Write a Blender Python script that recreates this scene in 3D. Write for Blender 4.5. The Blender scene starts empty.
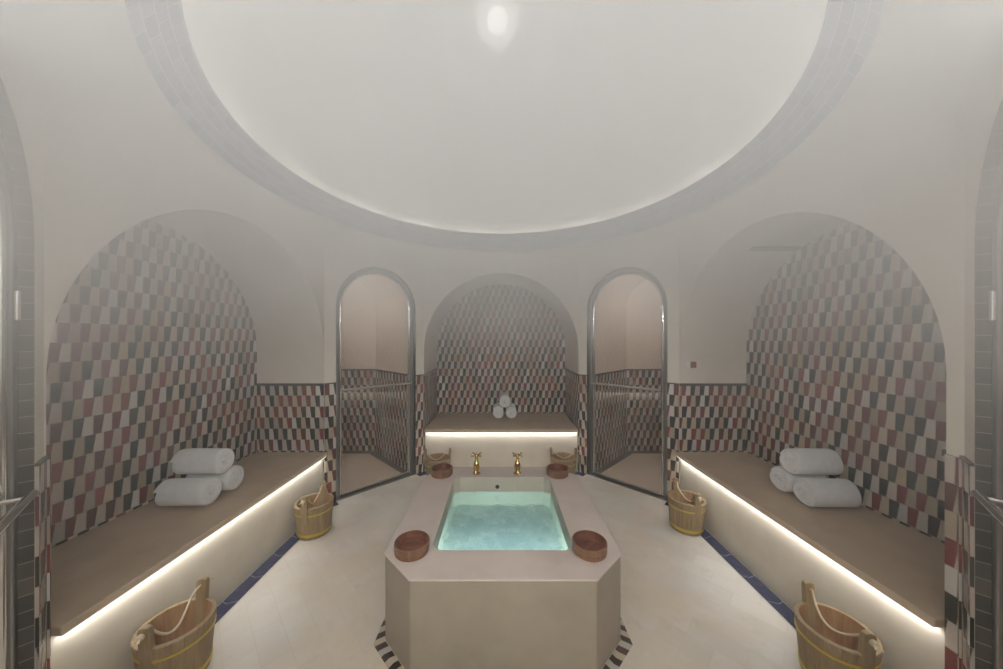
import bpy, bmesh, math, random
from mathutils import Vector, Matrix
PI = math.pi
scene = bpy.context.scene
COL = scene.collection
random.seed(7)
COVE_FILL = 8.0; UP_FILL = 2.0; ENT_FILL = 126.0; GLOBE = 2.5; LED = 2.2; DOWN = 4.2; POOL_FILL = 5.5

# ------------------------------------------------------------------ materials
class NT:
    def __init__(self, name):
        self.mat = bpy.data.materials.new(name)
        self.mat.use_nodes = True
        self.t = self.mat.node_tree
        self.t.nodes.clear()
        self.out = self.t.nodes.new('ShaderNodeOutputMaterial')
    def n(self, typ, **kw):
        nd = self.t.nodes.new(typ)
        for k, v in kw.items():
            setattr(nd, k, v)
        return nd
    def link(self, a, b):
        self.t.links.new(a, b)
    def put(self, v, sock):
        if isinstance(v, bpy.types.NodeSocket):
            self.link(v, sock)
        else:
            sock.default_value = v
    def m(self, op, a, b=None, c=None):
        nd = self.n('ShaderNodeMath', operation=op)
        self.put(a, nd.inputs[0])
        if b is not None: self.put(b, nd.inputs[1])
        if c is not None: self.put(c, nd.inputs[2])
        return nd.outputs[0]
    def mix(self, f, a, b):
        nd = self.n('ShaderNodeMix', data_type='RGBA')
        self.put(f, nd.inputs[0])
        self.put(a, nd.inputs[6]); self.put(b, nd.inputs[7])
        return nd.outputs[2]
    def ramp(self, f, stops, interp='LINEAR'):
        nd = self.n('ShaderNodeValToRGB')
        cr = nd.color_ramp
        cr.interpolation = interp
        while len(cr.elements) < len(stops): cr.elements.new(0.5)
        for e, (p, c) in zip(cr.elements, stops):
            e.position = p; e.color = c
        self.put(f, nd.inputs[0])
        return nd.outputs[0]
    def noise(self, scale, detail=3, rough=0.5, vec=None):
        nd = self.n('ShaderNodeTexNoise')
        nd.inputs['Scale'].default_value = scale
        nd.inputs['Detail'].default_value = detail
        nd.inputs['Roughness'].default_value = rough
        if vec is None:
            vec = self.n('ShaderNodeTexCoord').outputs['Object']
        self.link(vec, nd.inputs['Vector'])
        return nd.outputs['Fac']
    def bump(self, h, strength, dist=0.01):
        nd = self.n('ShaderNodeBump')
        nd.inputs['Strength'].default_value = strength
        nd.inputs['Distance'].default_value = dist
        self.link(h, nd.inputs['Height'])
        return nd.outputs[0]
    def principled(self, color, rough=0.5, metal=0.0, normal=None, spec=0.5):
        p = self.n('ShaderNodeBsdfPrincipled')
        self.put(color, p.inputs['Base Color'])
        self.put(rough, p.inputs['Roughness'])
        p.inputs['Metallic'].default_value = metal
        p.inputs['Specular IOR Level'].default_value = spec
        if normal is not None: self.link(normal, p.inputs['Normal'])
        self.link(p.outputs[0], self.out.inputs['Surface'])
        return p

def c4(r, g, b): return (r, g, b, 1.0)

def mottled(name, c1, c2, scale=3.0, rough=0.5, bump=0.08, bscale=18.0, spec=0.4, detail=5):
    t = NT(name)
    f = t.noise(scale, detail, 0.6)
    col = t.ramp(f, [(0.3, c4(*c1)), (0.7, c4(*c2))])
    nrm = t.bump(t.noise(bscale, 4), bump, 0.01)
    t.principled(col, rough, normal=nrm, spec=spec)
    return t.mat

M = {}
M['plaster'] = mottled('plaster', (0.63, 0.585, 0.505), (0.71, 0.665, 0.59), 2.2, 0.55, 0.10, 9)
M['dome'] = mottled('dome_plaster', (0.62, 0.60, 0.55), (0.67, 0.65, 0.60), 1.5, 0.5, 0.04, 6)
M['shower_plaster'] = mottled('shower_plaster', (0.62, 0.50, 0.41), (0.70, 0.575, 0.48), 2.0, 0.55, 0.08, 9)
M['tadelakt'] = mottled('tadelakt', (0.56, 0.505, 0.415), (0.67, 0.61, 0.51), 4.0, 0.42, 0.07, 14)
M['shaded_tadelakt'] = mottled('shaded_tadelakt', (0.31, 0.27, 0.215), (0.38, 0.335, 0.27), 4.0, 0.45, 0.07, 14)  # tadelakt copy darkened so the pool front reads as shaded
M['seat'] = mottled('seat_stone', (0.50, 0.39, 0.285), (0.60, 0.475, 0.355), 5.0, 0.5, 0.08, 30)
M['rim'] = mottled('rim_marble', (0.585, 0.50, 0.46), (0.70, 0.62, 0.575), 3.5, 0.3, 0.03, 12)
M['basin'] = mottled('basin_plaster', (0.56, 0.545, 0.44), (0.66, 0.645, 0.53), 5.0, 0.35, 0.05, 14)
def pool_glint_tiles():  # pale and white tiles stand in for glints and caustics
    t = NT('pool_floor_glint_tiles')
    tc = t.n('ShaderNodeTexCoord').outputs['Object']
    br = t.n('ShaderNodeTexBrick')
    br.inputs['Scale'].default_value = 1.0; br.inputs['Brick Width'].default_value = 0.05; br.inputs['Row Height'].default_value = 0.05
    br.inputs['Mortar Size'].default_value = 0.002
    br.inputs['Color1'].default_value = c4(0.60, 0.72, 0.72); br.inputs['Color2'].default_value = c4(0.90, 0.92, 0.90); br.inputs['Mortar'].default_value = c4(0.7, 0.72, 0.68)
    t.link(tc, br.inputs['Vector'])
    t.principled(br.outputs['Color'], 0.3)
    return t.mat
M['basin_floor'] = pool_glint_tiles()
M['shower_floor'] = mottled('shower_floor', (0.68, 0.555, 0.44), (0.76, 0.63, 0.51), 3.0, 0.4, 0.03, 12)
M['dark_trim'] = mottled('dark_trim_tile', (0.035, 0.035, 0.035), (0.075, 0.07, 0.062), 14, 0.25, 0.12, 40, 0.5)
M['skirting'] = mottled('shower_skirting', (0.07, 0.062, 0.055), (0.12, 0.105, 0.09), 9, 0.3, 0.1, 30)

def wood(name, c1, c2, c3, rough=0.55, axis='Z', scale=1.0):
    t = NT(name)
    tc = t.n('ShaderNodeTexCoord').outputs['Object']
    mp = t.n('ShaderNodeMapping')
    s = {'Z': (28*scale, 28*scale, 2.5*scale), 'X': (2.5*scale, 28*scale, 28*scale)}[axis]
    mp.inputs['Scale'].default_value = s
    t.link(tc, mp.inputs['Vector'])
    f = t.noise(1.6, 6, 0.65, mp.outputs[0])
    g = t.noise(14 * scale, 2, 0.5)
    col = t.ramp(f, [(0.25, c4(*c1)), (0.55, c4(*c2)), (0.8, c4(*c3))])
    col = t.mix(t.m('MULTIPLY', g, 0.35), col, c4(*c1))
    t.principled(col, rough, normal=t.bump(f, 0.25, 0.004), spec=0.35)
    return t.mat
M['pine'] = wood('bucket_wood', (0.17, 0.115, 0.058), (0.30, 0.215, 0.115), (0.42, 0.325, 0.19))
M['pine_inner'] = wood('bucket_inner_wood', (0.22, 0.12, 0.055), (0.36, 0.215, 0.11), (0.47, 0.31, 0.18))
M['bowl'] = wood('bowl_wood', (0.12, 0.060, 0.036), (0.21, 0.108, 0.064), (0.31, 0.17, 0.105), 0.42)
M['bowl_inner'] = wood('bowl_inner_wood', (0.075, 0.026, 0.017), (0.16, 0.062, 0.040), (0.30, 0.145, 0.10), 0.35, 'X')  # redder inside wood, darkened to paint the shading within the bowl
M['bowl_band'] = wood('bowl_band_wood', (0.15, 0.065, 0.035), (0.24, 0.11, 0.058), (0.33, 0.165, 0.09), 0.45)

def simple(name, color, rough, metal=0.0, bump=0.05, bscale=40, spec=0.5):
    t = NT(name)
    t.principled(c4(*color), rough, metal, t.bump(t.noise(bscale, 3), bump, 0.004), spec)
    return t.mat
M['hoop'] = simple('yellow_hoop', (0.55, 0.40, 0.06), 0.35, 0.55, 0.25, 60)
M['rope'] = simple('rope', (0.60, 0.52, 0.38), 0.9, 0, 0.7, 260, 0.1)
M['brass'] = simple('brass', (0.62, 0.43, 0.16), 0.22, 1.0, 0.03)
M['chrome'] = simple('chrome', (0.66, 0.66, 0.65), 0.12, 1.0, 0.01)
M['frame'] = simple('brushed_steel', (0.27, 0.27, 0.265), 0.3, 1.0, 0.05, 80)
M['hole_shade'] = simple('dark_hole', (0.012, 0.012, 0.012), 0.6)
M['white_plastic'] = simple('white_plastic', (0.75, 0.74, 0.72), 0.35)
M['red_plastic'] = simple('red_plastic', (0.16, 0.04, 0.03), 0.35)
M['vent_metal'] = simple('vent_metal', (0.16, 0.155, 0.145), 0.5, 0.3)

def towel_mat():
    t = NT('white_terry')
    f = t.noise(240, 3, 0.7)
    g = t.noise(30, 3)
    col = t.ramp(g, [(0.3, c4(0.82, 0.82, 0.82)), (0.7, c4(0.90, 0.90, 0.90))])
    h = t.m('ADD', f, t.m('MULTIPLY', g, 0.6))
    p = t.principled(col, 0.95, normal=t.bump(h, 0.9, 0.006), spec=0.1)
    p.inputs['Sheen Weight'].default_value = 0.3
    return t.mat
M['towel'] = towel_mat()

def tiles(name, period=0.082, height=0.0985, dirty=1.0):
    """hand-cut tapered glazed tiles: dark and light ones alternate, each course steps half a pair"""
    t = NT(name)
    uv = t.n('ShaderNodeUVMap').outputs[0]
    sp = t.n('ShaderNodeSeparateXYZ'); t.link(uv, sp.inputs[0])
    u, v = sp.outputs[0], sp.outputs[1]
    # slight hand-laid waviness
    wob = t.m('MULTIPLY', t.m('SUBTRACT', t.noise(9, 1, 0.5, uv), 0.5), 0.010)
    v = t.m('ADD', v, wob)
    vr = t.m('DIVIDE', v, height)
    row = t.m('FLOOR', vr)
    fv = t.m('FRACT', vr)
    wn = t.n('ShaderNodeTexWhiteNoise', noise_dimensions='1D'); t.link(row, wn.inputs['W'])
    jit = t.m('MULTIPLY', wn.outputs[0], 0.10)
    s = t.m('ADD', t.m('DIVIDE', u, period), t.m('ADD', t.m('MULTIPLY', row, -0.475), jit))
    # each pair has its own width and slant
    fvc = t.m('SUBTRACT', fv, 0.5)
    s = t.m('SUBTRACT', s, t.m('MULTIPLY', fvc, 0.03))
    cell = t.m('FLOOR', s)
    fu = t.m('FRACT', s)
    cv = t.n('ShaderNodeCombineXYZ'); t.link(cell, cv.inputs[0]); t.link(row, cv.inputs[1])
    w3 = t.n('ShaderNodeTexWhiteNoise', noise_dimensions='3D'); t.link(cv.outputs[0], w3.inputs['Vector'])
    half = t.m('ADD', t.m('ADD', 0.47, t.m('MULTIPLY', w3.outputs[0], 0.06)), t.m('MULTIPLY', fvc, 0.15))
    dark = t.m('LESS_THAN', fu, half)
    cv2 = t.n('ShaderNodeCombineXYZ'); t.link(cell, cv2.inputs[0]); t.link(row, cv2.inputs[1])
    t.link(t.m('ADD', dark, 7.3), cv2.inputs[2])
    w4 = t.n('ShaderNodeTexWhiteNoise', noise_dimensions='3D'); t.link(cv2.outputs[0], w4.inputs['Vector'])
    rnd = w4.outputs[0]
    sc = t.n('ShaderNodeSeparateColor'); t.link(w4.outputs[1], sc.inputs[0])
    rnd2 = sc.outputs[1]
    dcol = t.ramp(rnd, [(0.0, c4(0.020, 0.023, 0.018)), (0.22, c4(0.034, 0.034, 0.026)), (0.36, c4(0.042, 0.026, 0.019)),
                        (0.50, c4(0.175, 0.040, 0.037)), (0.74, c4(0.21, 0.058, 0.050)), (0.88, c4(0.10, 0.036, 0.030))], 'CONSTANT')
    lcol = t.ramp(rnd, [(0.0, c4(0.50, 0.45, 0.385)), (0.3, c4(0.56, 0.53, 0.50)), (0.52, c4(0.47, 0.385, 0.295)),
                        (0.75, c4(0.52, 0.45, 0.395)), (0.9, c4(0.45, 0.36, 0.25))], 'CONSTANT')
    col = t.mix(dark, lcol, dcol)
    tone = t.m('ADD', 0.74, t.m('MULTIPLY', rnd2, 0.34))
    hv = t.n('ShaderNodeHueSaturation'); t.link(col, hv.inputs['Color']); t.link(tone, hv.inputs['Value'])
    col = hv.outputs[0]
    d = t.m('MINIMUM', t.m('MULTIPLY', t.m('MINIMUM', fu, t.m('SUBTRACT', 1.0, fu)), period),
            t.m('MULTIPLY', t.m('ABSOLUTE', t.m('SUBTRACT', fu, half)), period))
    d = t.m('MINIMUM', d, t.m('MULTIPLY', t.m('MINIMUM', fv, t.m('SUBTRACT', 1.0, fv)), height))
    gr = t.m('LESS_THAN', d, 0.0011)
    col = t.mix(gr, col, c4(0.30, 0.26, 0.22))
    # glaze: each tile a little domed and tilted, surface wavy
    edge = t.m('MINIMUM', t.m('DIVIDE', d, 0.006), 1.0)
    tilt = t.m('MULTIPLY', t.m('MULTIPLY', fvc, t.m('SUBTRACT', rnd2, 0.5)), 1.6)
    hgt = t.m('ADD', t.m('ADD', t.m('MULTIPLY', edge, 0.6), tilt), t.m('MULTIPLY', t.noise(55, 2, 0.5, uv), 0.9))
    t.principled(col, 0.17, normal=t.bump(hgt, 0.55, 0.0035), spec=0.24)
    return t.mat
M['tiles'] = tiles('zellige_tiles')

def band_tiles():
    t = NT('blue_grey_band_tiles')
    uv = t.n('ShaderNodeUVMap').outputs[0]
    br = t.n('ShaderNodeTexBrick')
    br.inputs['Scale'].default_value = 1.0
    br.inputs['Brick Width'].default_value = 0.09
    br.inputs['Row Height'].default_value = 0.0475
    br.inputs['Mortar Size'].default_value = 0.0015
    br.inputs['Color1'].default_value = c4(0.14, 0.16, 0.215)
    br.inputs['Color2'].default_value = c4(0.22, 0.24, 0.29)
    br.inputs['Mortar'].default_value = c4(0.40, 0.39, 0.38)
    t.link(uv, br.inputs['Vector'])
    t.principled(br.outputs['Color'], 0.3, normal=t.bump(t.noise(40, 2, 0.5, uv), 0.3, 0.003))
    return t.mat
M['band'] = band_tiles()

def reveal_tiles():
    t = NT('dark_reveal_tiles')
    uv = t.n('ShaderNodeUVMap').outputs[0]
    br = t.n('ShaderNodeTexBrick')
    br.offset = 0.0
    br.inputs['Scale'].default_value = 1.0
    br.inputs['Brick Width'].default_value = 0.13
    br.inputs['Row Height'].default_value = 0.052
    br.inputs['Mortar Size'].default_value = 0.0012
    br.inputs['Color1'].default_value = c4(0.040, 0.036, 0.030)
    br.inputs['Color2'].default_value = c4(0.105, 0.085, 0.068)
    br.inputs['Mortar'].default_value = c4(0.30, 0.27, 0.23)
    t.link(uv, br.inputs['Vector'])
    t.principled(br.outputs['Color'], 0.25, normal=t.bump(t.noise(45, 2, 0.5), 0.25, 0.003), spec=0.35)
    return t.mat
M['reveal'] = reveal_tiles()

def navy():
    t = NT('navy_floor_tiles')
    uv = t.n('ShaderNodeUVMap').outputs[0]
    sp = t.n('ShaderNodeSeparateXYZ'); t.link(uv, sp.inputs[0])
    fu = t.m('FRACT', t.m('DIVIDE', sp.outputs[0], 0.20))
    gr = t.m('LESS_THAN', fu, 0.018)
    f = t.noise(22, 5, 0.65)
    col = t.ramp(f, [(0.3, c4(0.026, 0.032, 0.066)), (0.6, c4(0.045, 0.053, 0.102)), (0.8, c4(0.12, 0.13, 0.185))])
    col = t.mix(gr, col, c4(0.34, 0.34, 0.38))
    t.principled(col, 0.25, normal=t.bump(f, 0.1, 0.003))
    return t.mat
M['navy'] = navy()

def floor_mat():
    t = NT('floor_stone')
    tc = t.n('ShaderNodeTexCoord').outputs['Object']
    mp = t.n('ShaderNodeMapping'); mp.inputs['Rotation'].default_value = (0, 0, math.radians(45))
    t.link(tc, mp.inputs['Vector'])
    br = t.n('ShaderNodeTexBrick')
    br.inputs['Scale'].default_value = 1.0
    br.inputs['Brick Width'].default_value = 0.24
    br.inputs['Row Height'].default_value = 0.12
    br.inputs['Mortar Size'].default_value = 0.0012
    br.inputs['Color1'].default_value = c4(0.70, 0.665, 0.615)
    br.inputs['Color2'].default_value = c4(0.77, 0.735, 0.685)
    br.inputs['Mortar'].default_value = c4(0.645, 0.61, 0.56)
    t.link(mp.outputs[0], br.inputs['Vector'])
    f = t.noise(1.7, 5, 0.6)
    vein = t.noise(7.5, 6, 0.72)
    col = t.mix(t.m('MULTIPLY', t.ramp(f, [(0.42, c4(0, 0, 0)), (0.62, c4(1, 1, 1))]), 0.6), br.outputs['Color'], c4(0.68, 0.575, 0.44))
    col = t.mix(t.m('MULTIPLY', t.ramp(vein, [(0.55, c4(0, 0, 0)), (0.68, c4(1, 1, 1))]), 0.5), col, c4(0.60, 0.55, 0.49))
    col = t.mix(t.m('MULTIPLY', t.ramp(vein, [(0.28, c4(1, 1, 1)), (0.42, c4(0, 0, 0))]), 0.4), col, c4(0.83, 0.81, 0.78))
    t.principled(col, 0.35, normal=t.bump(vein, 0.05, 0.004), spec=0.4)
    return t.mat
M['floor'] = floor_mat()

def mosaic():
    t = NT('mosaic_border')
    uv = t.n('ShaderNodeUVMap').outputs[0]
    sp = t.n('ShaderNodeSeparateXYZ'); t.link(uv, sp.inputs[0])
    s = t.m('DIVIDE', sp.outputs[0], 0.072)
    f = t.m('FRACT', s)
    w = t.n('ShaderNodeTexWhiteNoise', noise_dimensions='1D'); t.link(t.m('FLOOR', s), w.inputs['W'])
    dk = t.m('LESS_THAN', f, 0.5)
    lc = t.ramp(w.outputs[0], [(0, c4(0.50, 0.43, 0.33)), (0.5, c4(0.47, 0.45, 0.43))], 'CONSTANT')
    dc = t.ramp(w.outputs[0], [(0, c4(0.028, 0.02, 0.016)), (0.5, c4(0.055, 0.028, 0.02))], 'CONSTANT')
    t.principled(t.mix(dk, lc, dc), 0.3, normal=t.bump(t.noise(40, 2), 0.1, 0.003))
    return t.mat
M['mosaic'] = mosaic()

def glass(name, tint, rough=0.0, bump=0.0, bscale=1.0, ior=1.5):
    t = NT(name)
    tr = t.n('ShaderNodeBsdfTransparent'); tr.inputs[0].default_value = c4(*tint)
    gl = t.n('ShaderNodeBsdfGlossy'); gl.inputs['Roughness'].default_value = rough
    gl.inputs[0].default_value = c4(1, 1, 1)
    lw = t.n('ShaderNodeLayerWeight'); lw.inputs['Blend'].default_value = 0.5
    if bump:
        h = t.m('ADD', t.noise(bscale, 3, 0.5), t.m('MULTIPLY', t.noise(bscale * 3.1, 2, 0.5), 0.5))
        b = t.bump(h, bump, 0.03)
        t.link(b, gl.inputs['Normal']); t.link(b, lw.inputs['Normal'])
    mx = t.n('ShaderNodeMixShader')
    f0 = ((ior - 1) / (ior + 1)) ** 2
    fac = t.m('ADD', f0, t.m('MULTIPLY', t.m('POWER', lw.outputs['Facing'], 5.0), 1 - f0))
    t.link(fac, mx.inputs[0]); t.link(tr.outputs[0], mx.inputs[1]); t.link(gl.outputs[0], mx.inputs[2])
    t.link(mx.outputs[0], t.out.inputs['Surface'])
    return t.mat
M['glass'] = glass('door_glass', (0.95, 0.955, 0.95), ior=2.0)
def water_mat():
    t = NT('pool_water')
    rf = t.n('ShaderNodeBsdfRefraction'); rf.inputs['Color'].default_value = c4(0.66, 0.885, 0.885); rf.inputs['IOR'].default_value = 1.33; rf.inputs['Roughness'].default_value = 0.0
    gl = t.n('ShaderNodeBsdfGlossy'); gl.inputs['Roughness'].default_value = 0.03; gl.inputs[0].default_value = c4(1, 1, 1)
    lw = t.n('ShaderNodeLayerWeight'); lw.inputs['Blend'].default_value = 0.5
    h = t.m('ADD', t.noise(9.0, 3, 0.55), t.m('MULTIPLY', t.noise(24.0, 2, 0.5), 0.3))
    b = t.bump(h, 0.55, 0.03)
    for nd in (rf, gl, lw): t.link(b, nd.inputs['Normal'])
    fac = t.m('ADD', 0.03, t.m('MULTIPLY', t.m('POWER', lw.outputs['Facing'], 4.0), 0.9))
    mx = t.n('ShaderNodeMixShader')
    t.link(fac, mx.inputs[0]); t.link(rf.outputs[0], mx.inputs[1]); t.link(gl.outputs[0], mx.inputs[2])
    t.link(mx.outputs[0], t.out.inputs['Surface'])
    return t.mat
M['water'] = water_mat()
M['stream'] = glass('running_water', (0.985, 0.99, 0.99), 0.10, 0.25, 60, 1.45)

def emit(name, color, strength):
    t = NT(name)
    e = t.n('ShaderNodeEmission'); e.inputs[0].default_value = c4(*color); e.inputs[1].default_value = strength
    t.link(e.outputs[0], t.out.inputs['Surface'])
    return t.mat
M['globe'] = emit('lamp_globe', (1.0, 0.97, 0.93), GLOBE)
t = NT('lamp_halo')  # see-through glowing shell that paints a soft halo round the lamp
e = t.n('ShaderNodeEmission'); e.inputs[0].default_value = c4(1, 0.98, 0.95); e.inputs[1].default_value = 1.15
tr = t.n('ShaderNodeBsdfTransparent'); ad = t.n('ShaderNodeMixShader'); ad.inputs[0].default_value = 0.35
t.link(tr.outputs[0], ad.inputs[1]); t.link(e.outputs[0], ad.inputs[2]); t.link(ad.outputs[0], t.out.inputs['Surface'])
M['halo'] = t.mat
M['led'] = emit('led_strip', (1.0, 0.95, 0.88), 0.6 * LED)
M['downlight'] = emit('downlight_lens', (1.0, 0.86, 0.72), 6.0)

# ------------------------------------------------------------------ mesh helpers
class MB:
    def __init__(self):
        self.v = []; self.f = []; self.uv = []; self.mi = []
    def quad(self, pts, uvs=None, mi=0):
        b = len(self.v)
        self.v += [tuple(p) for p in pts]
        self.f.append(tuple(range(b, b + len(pts))))
        self.uv.append(uvs if uvs else [(0, 0)] * len(pts))
        self.mi.append(mi)
    def box(self, x0, x1, y0, y1, z0, z1, mi=0):
        p = [(x0, y0, z0), (x1, y0, z0), (x1, y1, z0), (x0, y1, z0), (x0, y0, z1), (x1, y0, z1), (x1, y1, z1), (x0, y1, z1)]
        for f in ((3, 2, 1, 0), (4, 5, 6, 7), (0, 1, 5, 4), (1, 2, 6, 5), (2, 3, 7, 6), (3, 0, 4, 7)):
            q = [p[i] for i in f]
            uv = [(a[0] + a[1], a[2]) if f not in ((3, 2, 1, 0), (4, 5, 6, 7)) else (a[1], a[0]) for a in q]
            self.quad(q, uv, mi)
    def prism(self, poly, z0, z1, mi=0, bottom=True, top=True):
        n = len(poly)
        s = 0
        for i in range(n):
            a, b = poly[i], poly[(i + 1) % n]
            L = math.dist(a, b)
            self.quad([(a[0], a[1], z0), (b[0], b[1], z0), (b[0], b[1], z1), (a[0], a[1], z1)],
                      [(s, z0), (s + L, z0), (s + L, z1), (s, z1)], mi)
            s += L
        if top: self.quad([(p[0], p[1], z1) for p in poly], [(p[1], p[0]) for p in poly], mi)
        if bottom: self.quad([(p[0], p[1], z0) for p in reversed(poly)], [(p[1], p[0]) for p in reversed(poly)], mi)
    def lathe(self, prof, seg=32, c=(0, 0, 0), mi=0, axis='Z', sx=1.0, sy=1.0):
        rings = []
        for r, z in prof:
            ring = []
            for i in range(seg):
                a = 2 * PI * i / seg
                x, y = r * math.cos(a) * sx, r * math.sin(a) * sy
                p = {'Z': (x, y, z), 'Y': (x, z, y), 'X': (z, x, y)}[axis]
                ring.append((c[0] + p[0], c[1] + p[1], c[2] + p[2]))
            rings.append(ring)
        for k in range(len(rings) - 1):
            for i in range(seg):
                j = (i + 1) % seg
                self.quad([rings[k][i], rings[k][j], rings[k + 1][j], rings[k + 1][i]], None, mi)
        return self
    def tube(self, pts, r, seg=10, caps=True, mi=0):
        pts = [Vector(p) for p in pts]
        rr = r if isinstance(r, (list, tuple)) else [r] * len(pts)
        rings = []
        up = None
        for i, p in enumerate(pts):
            d = (pts[min(i + 1, len(pts) - 1)] - pts[max(i - 1, 0)]).normalized()
            if up is None:
                up = Vector((0, 0, 1)) if abs(d.z) < 0.9 else Vector((1, 0, 0))
            x = up - d * up.dot(d)
            if x.length < 1e-4: x = Vector((0, 1, 0))
            x.normalize(); y = d.cross(x); up = x
            rings.append([p + (x * math.cos(2 * PI * k / seg) + y * math.sin(2 * PI * k / seg)) * rr[i] for k in range(seg)])
        for a, b in zip(rings, rings[1:]):
            for k in range(seg):
                j = (k + 1) % seg
                self.quad([a[k], a[j], b[j], b[k]], None, mi)
        if caps:
            self.quad(list(reversed(rings[0])), None, mi); self.quad(rings[-1], None, mi)
        return self
    def ball(self, c, r, seg=14, rings=8, s=(1, 1, 1)):
        prof = [(r * math.sin(PI * k / rings), -r * math.cos(PI * k / rings)) for k in range(rings + 1)]
        b = len(self.v)
        self.lathe(prof, seg)
        for i in range(b, len(self.v)):
            x, y, z = self.v[i]
            self.v[i] = (c[0] + x * s[0], c[1] + y * s[1], c[2] + z * s[2])
        return self
    def build(self, name, mats, parent=None, smooth=False, recalc=True, weld=True, loc=None, bevel=0.0):
        me = bpy.data.meshes.new(name)
        me.from_pydata(self.v, [], self.f)
        ul = me.uv_layers.new(name='UVMap')
        k = 0
        for uvs in self.uv:
            for q in uvs:
                ul.data[k].uv = q; k += 1
        if not isinstance(mats, (list, tuple)): mats = [mats]
        for m_ in mats: me.materials.append(m_)
        for p, i in zip(me.polygons, self.mi):
            p.material_index = i
        if weld:
            bm = bmesh.new(); bm.from_mesh(me)
            bmesh.ops.remove_doubles(bm, verts=bm.verts, dist=1e-5)
            bmesh.ops.dissolve_degenerate(bm, edges=bm.edges, dist=1e-6)
            if recalc and (smooth or bevel): bmesh.ops.recalc_face_normals(bm, faces=bm.faces)
            bm.to_mesh(me); bm.free()
        o = bpy.data.objects.new(name, me)
        COL.objects.link(o)
        if loc is not None: o.location = loc
        if parent is not None: o.parent = parent
        if bevel:
            md = o.modifiers.new('Bevel', 'BEVEL'); md.width = bevel; md.segments = 3
            md.limit_method = 'ANGLE'; md.angle_limit = math.radians(35)
            smooth = True
        if smooth:
            me.shade_smooth()
            me.set_sharp_from_angle(angle=math.radians(38))
        return o

def tag(o, label=None, cat=None, group=None, kind=None):
    if label: o['label'] = label
    if cat: o['category'] = cat
    if group: o['group'] = group
    if kind: o['kind'] = kind
    return o
def empty(name, loc=(0, 0, 0), rz=0.0):
    o = bpy.data.objects.new(name, None); o.empty_display_size = 0.05
    COL.objects.link(o); o.location = loc; o.rotation_euler = (0, 0, rz)
    return o
def copy_tree(o, parent=None):
    kids = [c for c in COL.objects if c.parent is o]
    c = o.copy(); COL.objects.link(c)
    if parent is not None: c.parent = parent
    for k in kids: copy_tree(k, c)
    return c

# ------------------------------------------------------------------ plan of the room (metres; eight-sided room under a dome)
CY = 1.968                      # centre of the room
AP, HB = 1.59, 0.873           # distance to the straight sides, half length of a straight side
ZTOP = 2.27
ARCH_A, ARCH_Z = 0.868, 1.362  # alcove arches: half width, springing
DADO = 1.085
DOOR_A, DOOR_Z = 0.410, 1.80
SEG = 40
BENCH_TOP, BENCH_UNDER = 0.485, 0.45
S2 = math.sqrt(0.5)

ALC = {'right': (0.020, 0.848)}   # this alcove: shift towards the back, half width
class Frame:                   # a wall's own axes: u along it, z up, w away from the room
    def __init__(self, P, d, n): self.P = P; self.d = d; self.n = n
    def __call__(self, u, z, w=0.0):
        return (self.P[0] + self.d[0] * u + self.n[0] * w, self.P[1] + self.d[1] * u + self.n[1] * w, z)

FR = {
    'left': Frame((-AP, CY), (0, 1), (-1, 0)),
    'right': Frame((AP, CY), (0, -1), (1, 0)),
    'back': Frame((0, CY + AP), (1, 0), (0, 1)),
    'front': Frame((0, CY - AP), (-1, 0), (0, -1)),
}
DQ = (AP + HB) / 2
for nm, sx, sy in (('back_left', -1, 1), ('back_right', 1, 1), ('front_left', -1, -1), ('front_right', 1, -1)):
    # u > 0 runs towards the back (or front) alcove, u < 0 towards the side alcove
    FR[nm] = Frame((sx * DQ, CY + sy * DQ), (-sx * S2, sy * S2), (sx * S2, sy * S2))

def arch_pts(a, zs, n=SEG):
    return [(-a * math.cos(PI * i / n), zs + a * math.sin(PI * i / n)) for i in range(n + 1)]

def arch_panel(F, half, a, zs, z1=ZTOP, w=0.0):
    m = MB()
    for s in (-1, 1):
        m.quad([F(s * a, 0, w), F(s * half, 0, w), F(s * half, z1, w), F(s * a, z1 if False else zs, w)] if False else
               [F(s * a, 0, w), F(s * half, 0, w), F(s * half, zs, w), F(s * a, zs, w)])
        m.quad([F(s * a, zs, w), F(s * half, zs, w), F(s * half, z1, w), F(s * a, z1, w)])
    ap = arch_pts(a, zs)
    for p, q in zip(ap, ap[1:]):
        m.quad([F(p[0], p[1], w), F(q[0], q[1], w), F(q[0], z1, w), F(p[0], z1, w)])
    return m

def tiled_strip(m, F, u0, u1, z0, z1, w0, w1, uo=0.0, mi=0):
    L = math.hypot(u1 - u0, w1 - w0)
    m.quad([F(u0, z0, w0), F(u1, z0, w1), F(u1, z1, w1), F(u0, z1, w0)],
           [(uo, z0), (uo + L, z0), (uo + L, z1), (uo, z1)], mi)

# --- floor
m = MB()
m.quad([(-2.3, -0.7, 0), (2.3, -0.7, 0), (2.3, 4.5, 0), (-2.3, 4.5, 0)])
floor = m.build('floor', M['floor']); tag(floor, kind='structure')

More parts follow.
